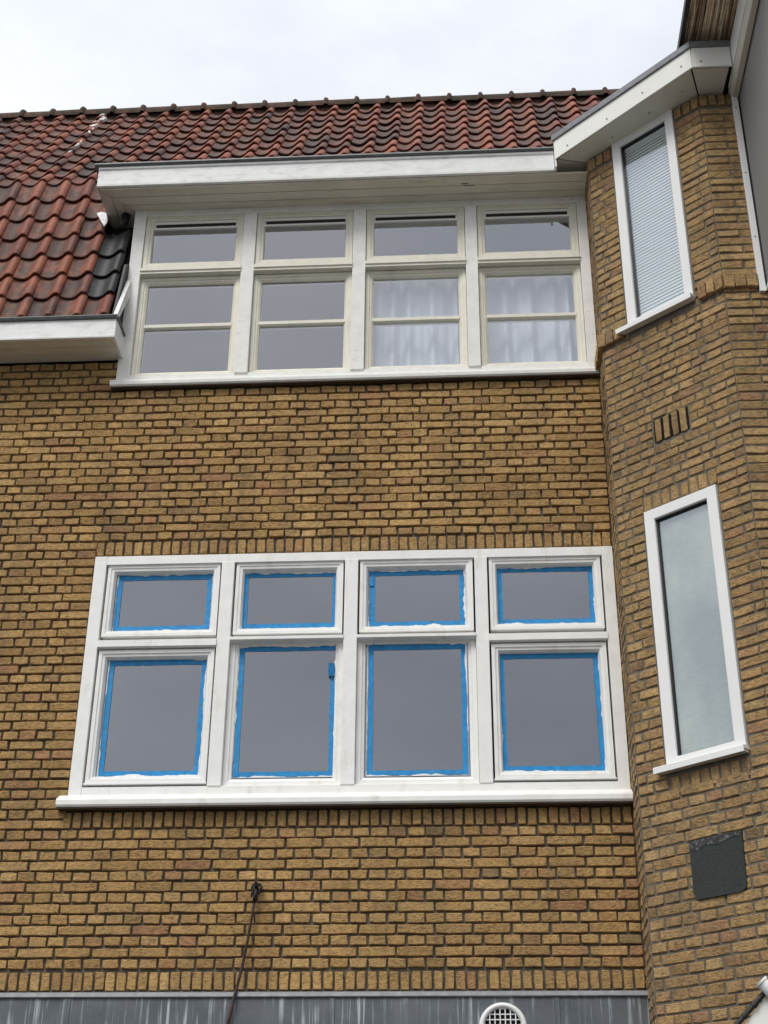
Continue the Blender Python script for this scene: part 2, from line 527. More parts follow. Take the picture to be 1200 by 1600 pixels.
class BrickField:
    def __init__(self, parent, material, thing_key):
        self.parent, self.material = parent, material
        self.items = []          # (pixel area, matrix, w, h, proud)
    def add(self, P, x, z, w, h, proud=0.0, depth=0.012, tilt=None):
        c = P @ Vector((x, 0, z))
        px, py, d = project(c)
        n = P.to_3x3() @ Vector((0, -1, 0))
        v = (CAMP - c).normalized()
        area = w * h * (1435.45 / d) ** 2 * max(0.0, n.dot(v))
        if not (-12 < px < 780 and -12 < py < 1036): area *= 0.001
        self.items.append((area, P, x, z, w, h, proud, depth))
    def build(self, limit, jx=0.0012, jy=(-0.0045, 0.0025)):
        rng = random.Random(11)
        cache = {}
        def variants(w, h, proud, depth):
            key = (round(w / 0.01), round(h / 0.01), round(proud, 4), round(depth, 4))
            if key not in cache:
                L = []
                for _ in range(16 if 0.095 < h + w else 8):
                    bm = brick_mesh(key[0] * 0.01 if False else w, h, proud, depth, rng)
                    me = bpy.data.meshes.new("brick")
                    bm.to_mesh(me)
                    bm.free()
                    me.materials.append(self.material)
                    L.append((me, w, h))
                cache[key] = L
            me, w0, h0 = rng.choice(cache[key])
            return me, w / w0, h / h0
        self.items.sort(key=lambda t: -t[0])
        big = bmesh.new()
        layer = big.verts.layers.float.new('rnd')
        for i, (area, P, x, z, w, h, proud, depth) in enumerate(self.items):
            me, sx, sz = variants(w, h, proud, depth)
            rotz = rng.uniform(-0.006, 0.006)
            T = P @ Matrix.Translation((x + rng.uniform(-jx, jx), rng.uniform(*jy), z + rng.uniform(-jx, jx)))
            Mx = T @ Matrix.Rotation(rotz, 4, 'Y') @ Matrix.Diagonal((sx, 1, sz, 1))
            if i < limit and area > 1.0:
                o = bpy.data.objects.new('brick', me)
                link(o, self.parent, Mx)
            else:
                n0 = len(big.verts)
                big.from_mesh(me)
                big.verts.ensure_lookup_table()
                r = rng.random()
                for k in range(n0, len(big.verts)):
                    v = big.verts[k]
                    v.co = Mx @ v.co
                    v[layer] = r
        if len(big.verts):
            obj('brickwork', big, self.material, self.parent, kind='stuff')
        else:
            big.free()

JB = 0.0120   # bed joint
JV = 0.0090
CH = 0.063
def row_cells(x0, x1, joints_start, pitch, minw=0.04):
    """cells between x0 and x1, with joints at joints_start + n*pitch; slivers merge with the neighbour"""
    n0 = math.floor((x0 - joints_start) / pitch)
    cuts = [x0]
    i = n0
    while True:
        c = joints_start + i * pitch
        if c >= x1 - 1e-6: break
        if c > x0 + 1e-6: cuts.append(c)
        i += 1
    cuts.append(x1)
    if len(cuts) > 2 and cuts[1] - cuts[0] < minw: cuts.pop(1)
    if len(cuts) > 2 and cuts[-1] - cuts[-2] < minw: cuts.pop(-2)
    return [(cuts[i], cuts[i + 1]) for i in range(len(cuts) - 1)]

def subtract(x0, x1, z0, z1, holes):
    segs = [(x0, x1)]
    for (hx0, hx1, hz0, hz1) in holes:
        if hz0 < z1 - 0.012 and hz1 > z0 + 0.012:
            ns = []
            for a, b in segs:
                if hx1 <= a or hx0 >= b: ns.append((a, b)); continue
                if hx0 > a + 0.02: ns.append((a, hx0))
                if hx1 < b - 0.02: ns.append((hx1, b))
            segs = ns
    return segs

def lay(field, P, x0, x1, k0, k1, holes, head, stret, proud=0.0, depth=0.012, par=0):
    """head/stret: functions k -> (joint start, pitch)"""
    rg = random.Random(k0 * 7 + k1)
    for k in range(k0, k1 + 1):
        zb = -k * CH
        zt = zb + CH - JB
        st, pitch = (head if (k + par) % 2 == 0 else stret)(k)
        st += rg.uniform(-0.004, 0.004)
        for a, b in subtract(x0, x1, zb, zt, holes):
            for c, d in row_cells(a, b, st, pitch):
                jl = JV / 2 if c > a + 1e-6 else 0.003
                jr = JV / 2 if d < b - 1e-6 else 0.003
                ww = (d - jr) - (c + jl)
                jj = rg.uniform(-0.003, 0.003)
                field.add(P, (c + jl + d - jr) / 2, (zb + zt) / 2, ww + rg.uniform(-0.003, 0.002), zt - zb + rg.uniform(-0.002, 0.002), proud, depth)

def soldiers(field, P, x0, x1, z0, z1, pitch=0.0625, proud=0.0, depth=0.012, jv=0.012):
    n = max(1, round((x1 - x0) / pitch))
    pt = (x1 - x0) / n
    rg = random.Random(int(x0 * 100) + n)
    for i in range(n):
        field.add(P, x0 + pt * (i + .5), (z0 + z1) / 2 + rg.uniform(-.002, .002), pt - jv + rg.uniform(-.003, .003), z1 - z0 + rg.uniform(-.004, .003), proud, depth)

# ================================================================== GROUND
g = B(-60, 60, -80, 60, GROUND - 0.2, GROUND)
tag(obj('ground', g, M_GROUND), kind='structure')

# ================================================================== THE BRICK HOUSE
house = thing('brick_house', (-1.0, 0.2, GROUND), "yellow brick house front with a red pantiled mansard roof and two wide four-light windows", "house")
wall = obj('wall', (lambda bm: (
    box(bm, -4.6, -2.45, 0.020, 0.30, -4.05, 0.315),
    box(bm, -2.45, CX, 0.020, 0.30, -4.05, -2.955),
    box(bm, -2.45, CX, 0.020, 0.30, -1.262, 0.085),
    bm)[-1])(bmesh.new()), M_MORTAR, house)
XL = -4.55
# opening regions kept free of regular courses
H_UP = (-2.445, 5, 0.055, 5)
H_LOW = (-2.452, 5, -3.092, -1.145)
def st_joint(k):
    if k <= 18: return (-0.724, 0.2135)
    return (-0.668, 0.2195)
def hd_joint(k):
    j, p = st_joint(k)
    return (j + p / 4, p / 2)
F = BrickField(wall, M_BRICK, 'house')
lay(F, P_MAIN, XL, CX - 0.002, -4, 62, [H_UP, H_LOW], hd_joint, st_joint, depth=0.024)
soldiers(F, P_MAIN, -2.457, CX - 0.004, -1.248, -1.150, 0.0627, depth=0.024)
soldiers(F, P_MAIN, -2.474, CX - 0.004, -3.087, -2.987, 0.0627, depth=0.024)
soldiers(F, P_MAIN, XL, CX - 0.004, -4.028, -3.926, 0.0627, depth=0.024)
F.build(298)

# lead apron above the shop canopy
apron = obj('lead_apron', B(-4.55, CX + 0.012, -0.028, 0.2, -4.75, -4.072, bev=0.002), M_LEAD, house)
lip = bmesh.new()
prism(lip, [(0.006, -4.034), (-0.036, -4.046), (-0.042, -4.068), (-0.038, -4.074), (0.006, -4.066)], -4.56, CX + 0.02, 'X')
obj('lead_lip', lip, M_LEADEDGE, apron)
for sxm in (-2.32, -0.82, 0.43):
    sm = bmesh.new()
    prism(sm, [(sxm, -0.029), (sxm + 0.030, -0.029), (sxm + 0.028, -0.032), (sxm + 0.002, -0.0335)], -4.74, -4.078, 'Z')
    obj('lead_seam', sm, M_LEAD, apron)
obj('shopfront', B(-4.6, 3.2, 0.05, 0.4, GROUND, -4.75), M_PLINTH, house)

# ---------------------------------------------------------------- window builders
def sash_profile(w, yf, yb):
    # chamfered inner bead, small step
    return [(0.0, yb), (0.0, yf), (w * 0.55, yf), (w * 0.60, yf + 0.006), (w * 0.92, yf + 0.009), (w, yf + 0.020), (w, yb)]

def make_window(name, parent, x0, x1, zb, zh0, zh1, posts, jambs, members_mat, label=None):
    pass

GY = 0.055     # glass plane
def pane(parent, x0, x1, z0, z1, P=None, y=GY, lean=0.0):
    bm = bmesh.new()
    e = 0.006
    vs = [bm.verts.new(v) for v in ((x0 - e, y - lean, z0 - e), (x1 + e, y - lean, z0 - e), (x1 + e, y, z1 + e), (x0 - e, y, z1 + e))]
    bm.faces.new(vs)
    if P is not None: bmesh.ops.transform(bm, matrix=P, verts=bm.verts[:])
    return obj('pane', bm, M_GLASS, parent)

def room(parent, x0, x1, y0, y1, z0, z1, P=None):
    bm = bmesh.new()
    box(bm, x0, x1, y0, y1, z0, z1)
    # open towards the window
    f = min(bm.faces, key=lambda f: f.calc_center_median().y)
    bmesh.ops.delete(bm, geom=[f], context='FACES')
    bmesh.ops.reverse_faces(bm, faces=bm.faces[:])
    if P is not None: bmesh.ops.transform(bm, matrix=P, verts=bm.verts[:])
    return obj('room', bm, M_ROOM, parent)

BX = [(-2.362, -1.612), (-1.517, -0.789), (-0.693, 0.042), (0.130, 0.873)]     # clear openings between the posts
GX = [(-2.301, -1.666), (-1.464, -0.839), (-0.640, -0.014), (0.186, 0.816)]

# ---------------------------------------------------------------- upper window
uw = obj('window', (lambda bm: (
    box(bm, -2.452, -2.362, -0.022, 0.11, 0.125, 1.70, None, 0.004),
    box(bm, 0.873, 0.944, -0.022, 0.11, 0.125, 1.70, None, 0.004),
    box(bm, -2.362, 0.873, -0.018, 0.11, 1.624, 1.70, None, 0.003),
    box(bm, -2.362, 0.873, -0.012, 0.11, 0.125, 0.178, None, 0.003),
    bm)[-1])(bmesh.new()), M_WEATHERED, house)
uw['label'] = "wide four-light upper window under the eaves with weathered cream paint"
for a, b in ((-1.612, -1.517), (-0.789, -0.693), (0.042, 0.130)):
    obj('post', B(a, b, -0.024, 0.11, 0.172, 1.626, None, 0.004), M_WEATHERED, uw)
for i, (a, b) in enumerate(BX):
    tb = bmesh.new()
    prism(tb, [(0.10, 1.135), (-0.028, 1.125), (-0.040, 1.118), (-0.040, 1.092), (-0.030, 1.088), (-0.030, 1.070), (0.10, 1.066)], a, b, 'X')
    obj('transom', tb, M_CREAM, uw)
    ga, gb = GX[i]
    sb = bmesh.new()
    ring(sb, a + 0.004, b - 0.004, 1.140, 1.642, sash_profile(0.056, -0.004, 0.085))
    obj('sash', sb, M_CREAM, uw)
    sb = bmesh.new()
    ring(sb, a + 0.003, b - 0.003, 0.178, 1.064, [(0, .09), (0, 0.018), (0.026, 0.018), (0.028, 0.026), (0.040, 0.028), (0.055, 0.042), (0.055, 0.09)])
    obj('sash', sb, M_CREAM, uw)
    gbm = bmesh.new()
    prism(gbm, [(0.088, 0.612), (0.044, 0.612), (0.030, 0.622), (0.030, 0.648), (0.044, 0.658), (0.088, 0.658)], ga - 0.004, gb + 0.004, 'X')
    obj('glazing_bar', gbm, M_CREAM, uw)
    pane(uw, ga, gb, 1.176, 1.520, None, 0.024, -0.018)
    pane(uw, ga, gb, 0.658, 1.045)
    pane(uw, ga, gb, 0.225, 0.612)
    # trickle vent in the head of each top sash
    vb = bmesh.new()
    box(vb, ga - 0.004, gb + 0.004, 0.006, 0.08, 1.560, 1.584, None, 0.002)
    box(vb, ga - 0.004, gb + 0.004, 0.006, 0.08, 1.512, 1.528, None, 0.002)
    box(vb, ga - 0.004, ga + 0.014, 0.012, 0.08, 1.526, 1.564)
    box(vb, gb - 0.014, gb + 0.004, 0.012, 0.08, 1.526, 1.564)
    v = obj('ventilation_strip', vb, M_WEATHERED, uw)
    obj('slot', B(ga + 0.012, gb - 0.012, 0.012, 0.078, 1.527, 1.562), M_BLACK, uw)
sl = bmesh.new()
prism(sl, [(0.09, 0.135), (-0.02, 0.132), (-0.052, 0.118), (-0.058, 0.100), (-0.056, 0.078), (-0.046, 0.068), (0.09, 0.074)], -2.482, CX - 0.004, 'X')
obj('sill', sl, M_WEATHERED, uw)
obj('sill_underside', B(-2.478, CX - 0.010, -0.044, 0.018, 0.060, 0.0675), M_BROWN, uw)  # dark strip: the sill's black shadow put in as colour
room(house, -2.445, 0.935, 0.112, 2.2, 0.09, 1.66)

# ---------------------------------------------------------------- lower window
LBX = [(-2.370, -1.602), (-1.518, -0.792), (-0.706, 0.048), (0.130, 0.871)]
lw = obj('window', (lambda bm: (
    box(bm, -2.450, -2.370, -0.016, 0.11, -2.91, -1.262, None, 0.003),
    box(bm, 0.871, 0.942, -0.016, 0.11, -2.91, -1.262, None, 0.003),
    box(bm, -2.370, 0.871, -0.014, 0.11, -1.324, -1.262, None, 0.003),
    box(bm, -2.370, 0.871, -0.012, 0.11, -2.91, -2.836, None, 0.003),
    bm)[-1])(bmesh.new()), M_WHITE, house)
lw['label'] = "wide four-light lower window freshly painted white with blue tape round its panes"
for a, b in ((-1.602, -1.518), (-0.792, -0.706), (0.048, 0.130)):
    obj('post', B(a, b, -0.018, 0.11, -2.838, -1.320, None, 0.003), M_WHITE, lw)
LG = []
for i, (a, b) in enumerate(LBX):
    tb = bmesh.new()
    top = -1.846 if i in (1, 2) else -1.856
    zt = -1.880 if i in (1, 2) else -1.915
    prism(tb, [(0.10, top), (-0.010, top - 0.006), (-0.028, top - 0.014), (-0.028, zt), (-0.010, zt - 0.006), (0.10, zt - 0.006)], a, b, 'X')
    obj('transom', tb, M_WHITE, lw)
    ga, gb = GX[i]
    sb = bmesh.new()
    ring(sb, a + 0.012, b - 0.012, -1.832, -1.3235, [(0, .09), (0, 0.000), (0.020, 0.000), (0.024, 0.006), (0.040, 0.008), (0.050, 0.030), (0.050, 0.09)])
    obj('sash', sb, M_WHITE, lw)
    gz0, gz1 = -1.779, -1.372
    LG.append((ga, gb, gz0, gz1))
    pane(lw, ga - 0.006, gb + 0.006, gz0 - 0.006, gz1 + 0.006)
    sb = bmesh.new()
    if i in (0, 3):
        ring(sb, a + 0.012, b - 0.012, -2.806, -1.930, [(0, .09), (0, -0.002), (0.022, -0.002), (0.026, 0.006), (0.040, 0.008), (0.050, 0.030), (0.050, 0.09)])
        gz0, gz1 = -2.752, -1.974
        obj('drip_strip', B(a + 0.006, b - 0.006, -0.016, 0.05, -2.822, -2.811, None, 0.002), M_UPVC, lw)
    else:
        ring(sb, a + 0.002, b - 0.002, -2.83, -1.850, [(0, .09), (0, 0.024), (0.030, 0.024), (0.033, 0.032), (0.050, 0.040), (0.050, 0.09)])
        gz0, gz1 = -2.768, -1.897
    obj('sash', sb, M_WHITE, lw)
    LG.append((ga, gb, gz0, gz1))
    pane(lw, ga - 0.006, gb + 0.006, gz0 - 0.006, gz1 + 0.006)
sl = bmesh.new()
prism(sl, [(0.10, -2.888), (-0.022, -2.890), (-0.034, -2.902), (-0.070, -2.922), (-0.078, -2.934), (-0.078, -2.962), (-0.070, -2.974), (0.10, -2.966)], -2.500, CX - 0.002, 'X')
obj('sill', sl, M_WHITE, lw, smooth=False)
obj('sill_underside', B(-2.494, CX - 0.010, -0.067, 0.018, -2.983, -2.9745), M_BROWN, lw)  # shadow below the nosing, painted as a dark brown strip
room(house, -2.445, 0.935, 0.112, 2.2, -2.95, -1.27)

# ---------------------------------------------------------------- roof
TP = 0.1987       # tile pitch
KY, KZ = 0.28, 2.22
A_UP, A_LO = R(57), R(73.5)
def slope_m(x, y, z, ang):
    c, s = math.cos(ang), math.sin(ang)
    return Matrix(((1, 0, 0, x), (0, c, -s, y), (0, s, c, z), (0, 0, 0, 1)))
roof_base = bmesh.new()
RY, RZ = KY + 2.36 * math.cos(A_UP), KZ + 2.36 * math.sin(A_UP)
LY, LZ = KY - 1.80 * math.cos(A_LO), KZ - 1.80 * math.sin(A_LO)
def quad(bm, pts, dy=0.0, dz=0.0):
    bm.faces.new([bm.verts.new((p[0], p[1] + dy, p[2] + dz)) for p in pts])
quad(roof_base, [(-5.4, KY, KZ), (2.6, KY, KZ), (2.6, RY, RZ), (-5.4, RY, RZ)], 0.055, -0.03)
quad(roof_base, [(-5.4, LY, LZ), (-2.47, LY, LZ), (-2.47, KY, KZ), (-5.4, KY, KZ)], 0.055, -0.03)
quad(roof_base, [(-2.47, 0.112, 1.66), (CX, 0.112, 1.66), (CX, KY, KZ), (-2.47, KY, KZ)])
quad(roof_base, [(-5.4, RY, RZ), (2.6, RY, RZ), (2.6, 2 * RY + 0.6, KZ - 1), (-5.4, 2 * RY + 0.6, KZ - 1)])
roof = obj('roof', roof_base, M_ROOFBASE, house)

def tile_mesh(length, variant):
    rg = random.Random(variant)
    prof = [(-0.008, 0.014), (0.012, 0.002), (0.038, -0.011), (0.066, -0.017), (0.094, -0.015), (0.120, -0.002), (0.143, 0.017), (0.163, 0.034), (0.182, 0.040), (0.198, 0.034), (0.210, 0.016)]
    pan = [0.3, 0.7, 0.95, 1, 0.9, 0.6, 0.25, 0, 0, 0.1, 0.35]
    bm = bmesh.new()
    ly = bm.verts.layers.float.new('pan')
    th = 0.017
    def row(y, dz, sc=1.0, dz2=0.0):
        r = []
        for (x, h), q in zip(prof, pan):
            v = bm.verts.new((x - 0.1, y + rg.uniform(-0.0015, 0.0015), h * sc + dz + rg.uniform(-0.0006, 0.0006)))
            v[ly] = q
            r.append(v)
        return r
    lift = 0.034
    r0 = row(-0.002, lift - 0.003)
    r1 = row(0.006, lift)
    r2 = row(length, 0.004, 0.9)
    u0 = row(-0.001, lift - th)
    u1 = row(length * 0.35, lift * 0.65 - th)
    for a, b in ((u1, u0), (u0, r0), (r0, r1), (r1, r2)):
        for i in range(len(prof) - 1):
            bm.faces.new((a[i], a[i + 1], b[i + 1], b[i]))
    # right edge thickness
    bm.faces.new((u0[-1], u1[-1], r2[-1], r1[-1], r0[-1]))
    bmesh.ops.recalc_face_normals(bm, faces=bm.faces[:])
    me = bpy.data.meshes.new('roof_tile')
    bm.to_mesh(me)
    bm.free()
    for p in me.polygons: p.use_smooth = True
    return me

EXPO_UP, EXPO_LO = 0.236, 0.257
tmesh = {}
for nm, e, mt in (('u', EXPO_UP, M_TILE), ('l', EXPO_LO, M_TILE), ('b', EXPO_LO, M_BLACKTILE)):
    tmesh[nm] = [tile_mesh(e + 0.06, 31 * i + 5) for i in range(5)]
    for q in tmesh[nm]: q.materials.append(mt)
rt = random.Random(5)
tiles = []
NUP = 10
X0T = -2.597
def proj_area(c, e, ang):
    px, py, d = project(c)
    n = Vector((0, -math.sin(ang), math.cos(ang)))
    a = TP * e * (1435 / d) ** 2 * max(0, n.dot((CAMP - Vector(c)).normalized()))
    if not (-14 < px < 782 and -14 < py < 1038): a *= 0.001
    return a
for j in range(NUP):
    sdist = 0.015 + j * EXPO_UP
    for i in range(-14, 24):
        x = X0T + TP * i
        if x > 2.4: continue
        y, z = KY + sdist * math.cos(A_UP), KZ + sdist * math.sin(A_UP)
        Mx = slope_m(x + rt.uniform(-.004, .004), y, z + rt.uniform(-.003, .003), A_UP + rt.uniform(-.012, .012)) @ Matrix.Rotation(rt.uniform(-0.012, 0.012), 4, 'Z')
        a = proj_area((x, y, z), EXPO_UP, A_UP)
        if x > 0.75 + 0.9 * (z - 1.9) * 0 and x > 1.75: a = 0
        tiles.append((a, Mx, 'u'))
NLO = 7
for j in range(NLO):
    sdist = -0.012 - (j + 1) * EXPO_LO + 0.03
    for i in range(-14, 1):
        x = X0T + TP * i
        y, z = KY + sdist * math.cos(A_LO), KZ + sdist * math.sin(A_LO)
        if i == 0 and j < 3: continue
        if i == -0 and j < 2: continue
        kind = 'b' if (i == 0 and j in (3, 4, 5)) else 'l'
        Mx = slope_m(x + rt.uniform(-.004, .004), y, z, A_LO + rt.uniform(-.012, .012)) @ Matrix.Rotation(rt.uniform(-0.012, 0.012), 4, 'Z')
        tiles.append((proj_area((x, y, z), EXPO_LO, A_LO), Mx, kind))
tiles.sort(key=lambda t: -t[0])
bigt = bmesh.new()
lyr = bigt.verts.layers.float.new('rnd')
bigt.verts.layers.float.new('pan')
for i, (a, Mx, kd) in enumerate(tiles):
    me = rt.choice(tmesh[kd])
    if i < 298 and a > 1:
        link(bpy.data.objects.new('roof_tile', me), roof, Mx)
    else:
        n0 = len(bigt.verts)
        bigt.from_mesh(me)
        bigt.verts.ensure_lookup_table()
        r = rt.random()
        for k in range(n0, len(bigt.verts)):
            v = bigt.verts[k]
            v.co = Mx @ v.co
            v[lyr] = r
obj('tiling', bigt, M_TILE, roof, smooth=True, kind='stuff')

# ridge
def ridge_tile_mesh(L):
    bm = bmesh.new()
    def arc(x, r, t):
        vs = []
        for q in range(13):
            a = math.pi * (-0.04 + 1.08 * q / 12)
            vs.append(bm.verts.new((x, -math.cos(a) * r * 1.0, math.sin(a) * r)))
        return vs
    secs = [(0, .112), (L - 0.040, .115), (L - 0.036, .132), (L - 0.018, .140), (L, .130), (L + 0.006, .114)]
    rows = [arc(x, r, 0) for x, r in secs]
    for a, b in zip(rows[:-1], rows[1:]):
        for i in range(12): bm.faces.new((a[i], a[i + 1], b[i + 1], b[i]))
    bmesh.ops.recalc_face_normals(bm, faces=bm.faces[:])
    me = bpy.data.meshes.new('ridge_tile')
    bm.to_mesh(me)
    bm.free()
    for p in me.polygons: p.use_smooth = True
    me.materials.append(M_RIDGE)
    return me
RM = ridge_tile_mesh(0.288)
for i in range(-9, 20):
    link(bpy.data.objects.new('ridge_tile', RM), roof, Matrix.Translation((-2.64 + 0.288 * i, RY + 0.04, RZ + 0.005 + rt.uniform(-.004, .004))) @ Matrix.Rotation(rt.uniform(-.012, .012), 4, 'Y'))
# dark torching under the ridge tiles
obj('ridge_bedding', B(-5.3, 2.6, RY - 0.04, RY + 0.12, RZ - 0.06, RZ + 0.03), M_RIDGE, roof)

# white mortar fragments left along one tile seam
wm = bmesh.new()
rr = random.Random(3)
for q in range(26):
    s = 0.75 + 1.55 * q / 25
    if rr.random() < 0.25: continue
    x = X0T - 3 * TP - 0.105 + rr.uniform(-0.008, 0.008)
    if s > 1.8: x += rr.uniform(-0.03, 0.05)
    Mx = slope_m(x, KY + s * math.cos(A_UP), KZ + s * math.sin(A_UP), A_UP) @ Matrix.Rotation(rr.uniform(-.4, .4), 4, 'Z')
    l_, w_ = rr.uniform(0.02, 0.05), rr.uniform(0.004, 0.011) * (2.2 if s > 1.8 else 1)
    box(wm, -w_, w_, -l_, l_, 0.030, 0.056, Mx)
obj('mortar_fillet', wm, M_WMORTAR, roof, kind='stuff')

# dormer gutter box (over the upper window)
gut = obj('gutter', B(-2.668, 0.702, -0.272, 0.10, 1.692, 1.845), M_DARK, house)
fb = bmesh.new()
prism(fb, [(-0.272, 1.690), (-0.298, 1.690), (-0.300, 1.712), (-0.294, 1.718), (-0.294, 1.842), (-0.304, 1.850), (-0.306, 1.866), (-0.272, 1.866)], -2.686, 0.704, 'X')
obj('fascia', fb, M_FASCIA, gut)
obj('end_board', B(-2.686, -2.668, -0.271, 0.16, 1.690, 1.860, None, 0.002), M_SOFFIT, gut)
zb_ = bmesh.new()
prism(zb_, [(-0.272, 1.868), (-0.316, 1.870), (-0.326, 1.880), (-0.322, 1.894), (-0.308, 1.898), (-0.296, 1.890), (-0.150, 1.885), (-0.150, 1.875)], -2.715, 0.706, 'X')
obj('zinc_lip', zb_, M_ZINC, gut)
ys = [-0.270, -0.180, -0.090, -0.002]
for i in range(3):
    # soffit boards along the front, mitred at the left corner
    sb = bmesh.new()
    xl = -2.666 + (0.0, 0.072, 0.144)[i]
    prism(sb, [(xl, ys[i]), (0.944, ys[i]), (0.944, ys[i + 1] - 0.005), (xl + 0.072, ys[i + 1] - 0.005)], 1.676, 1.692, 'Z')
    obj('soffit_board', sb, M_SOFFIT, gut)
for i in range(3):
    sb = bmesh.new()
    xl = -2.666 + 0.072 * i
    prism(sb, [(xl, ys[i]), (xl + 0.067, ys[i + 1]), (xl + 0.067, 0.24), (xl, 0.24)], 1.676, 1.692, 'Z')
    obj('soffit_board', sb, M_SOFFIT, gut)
for (xa, xb, yy) in ((0.02, 0.075, -0.205), (0.035, 0.12, -0.185)):
    obj('peeling_patch', B(xa, xb, yy, yy + 0.006, 1.6735, 1.6755), M_BROWN, gut)
# roof deck between gutter and tiles
rd = bmesh.new()
quad(rd, [(-2.69, -0.27, 1.868), (CX, -0.27, 1.868), (CX, KY + .05, 2.18), (-2.69, KY + .05, 2.18)])
obj('gutter_bed', rd, M_DARK, gut)

# left gutter box
lg = obj('gutter', B(-4.6, -2.436, -0.262, 0.20, 0.338, 0.47), M_DARK, house)
fb = bmesh.new()
prism(fb, [(-0.262, 0.322), (-0.286, 0.322), (-0.288, 0.334), (-0.282, 0.340), (-0.282, 0.478), (-0.262, 0.478)], -4.6, -2.420, 'X')
obj('fascia', fb, M_FASCIA, lg)
obj('end_board', B(-2.436, -2.418, -0.2615, -0.0235, 0.320, 0.480, None, 0.002), M_FASCIA, lg)
for a, b in ((-0.260, -0.176), (-0.173, -0.089), (-0.086, -0.001)):
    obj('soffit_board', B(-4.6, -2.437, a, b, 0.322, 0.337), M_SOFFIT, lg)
zb_ = bmesh.new()
prism(zb_, [(-0.262, 0.480), (-0.300, 0.482), (-0.308, 0.496), (-0.300, 0.508), (-0.286, 0.506), (-0.17, 0.50), (-0.17, 0.49)], -4.6, -2.414, 'X')
obj('zinc_lip', zb_, M_ZINC, lg)
zb_ = bmesh.new()
prism(zb_, [(-2.428, 0.482), (-2.408, 0.480), (-2.404, 0.494), (-2.414, 0.502)], -0.300, -0.06, 'Y')
obj('zinc_lip', zb_, M_ZINC, lg)

# side of the dormer: black valley flashing, white wedge board, downpipe stub, torn foil
vb = bmesh.new()
def roofy(z): return KY - (KZ - z) / math.tan(A_LO)
quad(vb, [(-2.66, roofy(0.50) - .012, 0.50), (-2.452, roofy(0.50) - .012, 0.50), (-2.452, roofy(1.69) - .012, 1.69), (-2.66, roofy(1.69) - .012, 1.69)], 0.05, -0.02)
obj('valley_flashing', vb, M_BLACK, roof)
cb = bmesh.new()
prism(cb, [(0.10, 0.45), (roofy(0.50) - 0.03, 0.45), (roofy(1.10) - 0.03, 1.12), (0.12, 1.30), (0.12, 1.69), (0.30, 1.69), (0.30, 0.45)], -2.452 - 0.02, -2.454, 'X')
obj('cheek', cb, M_BLACK, roof)
wb = bmesh.new()
prism(wb, [(-0.023, 1.00), (-0.045, 1.00), (-0.285, 0.50), (-0.272, 0.450), (-0.023, 0.86)], -2.450, -2.420, 'X')
obj('side_board', wb, M_FASCIA, roof)
tb = bmesh.new()
tube(tb, [(-2.528, 0.01, 1.675), (-2.540, 0.02, 1.61), (-2.556, 0.03, 1.55)], 0.031, 16)
obj('downpipe', tb, M_BLACK, roof, smooth=True)
fo = bmesh.new()
pts = [(-2.768, 1.72), (-2.735, 1.735), (-2.700, 1.728), (-2.672, 1.65), (-2.668, 1.60), (-2.682, 1.548), (-2.720, 1.62)]
prism(fo, pts, -0.02, 0.0, 'Y', None)
for v in fo.verts:
    v.co.y += roofy(v.co.z) - 0.075 + random.uniform(-.006, .006)
obj('torn_flashing', fo, M_SILVER, roof)

# ================================================================== STAIR BAY (next house)
bay = thing('brick_bay', (FX, FY + 0.5, GROUND), "faceted yellow brick bay with two tall narrow windows and white boarded eaves", "house")
bw = bmesh.new()
MD = 0.0075
def bay_slab(P, x0, x1, z0, z1, d=0.22, md=MD):
    box(bw, x0, x1, md, d, z0, z1, P)
UW = (0.222, 0.733, 0.120, 1.768)
LWN = (0.214, 0.730, -2.925, -1.262)
ZB, ZT = -4.75, 1.752
# mortar backing, with the window openings left out
for P, x0, x1, hs in ((P_RET, 0.0, RET, []), (P_FRONT, 0.0, 1.5, [])):
    bay_slab(P, x0 - (0.35 if P is P_RET else 0), x1, ZB, ZT, 0.2, 0.0005 if P is P_RET else MD)
bay_slab(P_BAY, 0.0, UW[0], ZB, ZT)
bay_slab(P_BAY, UW[1], BAYL, ZB, ZT)
bay_slab(P_BAY, UW[0], UW[1], ZB, LWN[2] + .01)
bay_slab(P_BAY, UW[0], UW[1], LWN[3], UW[2])
bwall = obj('wall', bw, M_MORTAR_BAY, bay)
G = BrickField(bwall, M_BRICK_BAY, 'bay')
VENT = (0.328, 0.598, -0.815, -0.630)
b_holes = [(UW[0] - .006, UW[1] + .006, UW[2] - .02, 3), (LWN[0] - .006, LWN[1] + .006, LWN[2] - .10, LWN[3] + .115), VENT]
sc0 = [(-0.05, 0.19, 0.080, 0.186), (0.76, 1.0, 0.080, 0.186)]
topc = [(-0.1, 1.1, 1.635, 2)]
j_h = lambda k: (0.0, 0.1095)
j_s = lambda k: (0.062, 0.2190)
lay(G, P_BAY, 0.0, BAYL, -25, 70, b_holes + sc0 + topc, j_h, j_s)
lay(G, P_RET, 0.0, RET, -25, 70, topc + [(-1, 1, 0.080, 0.186)], lambda k: (0.0, 0.103), lambda k: (0.10, 0.22), proud=0.002, depth=0.015)
lay(G, P_FRONT, 0.0, 0.95, -1, 70, [], lambda k: (0.0, 0.162), lambda k: (0.0, 0.219))
lay(G, P_FRONT, 0.0, 0.255, -25, -2, topc + [(-1, 1, 0.080, 0.186)], lambda k: (0.0, 0.150), lambda k: (0.0, 0.219))
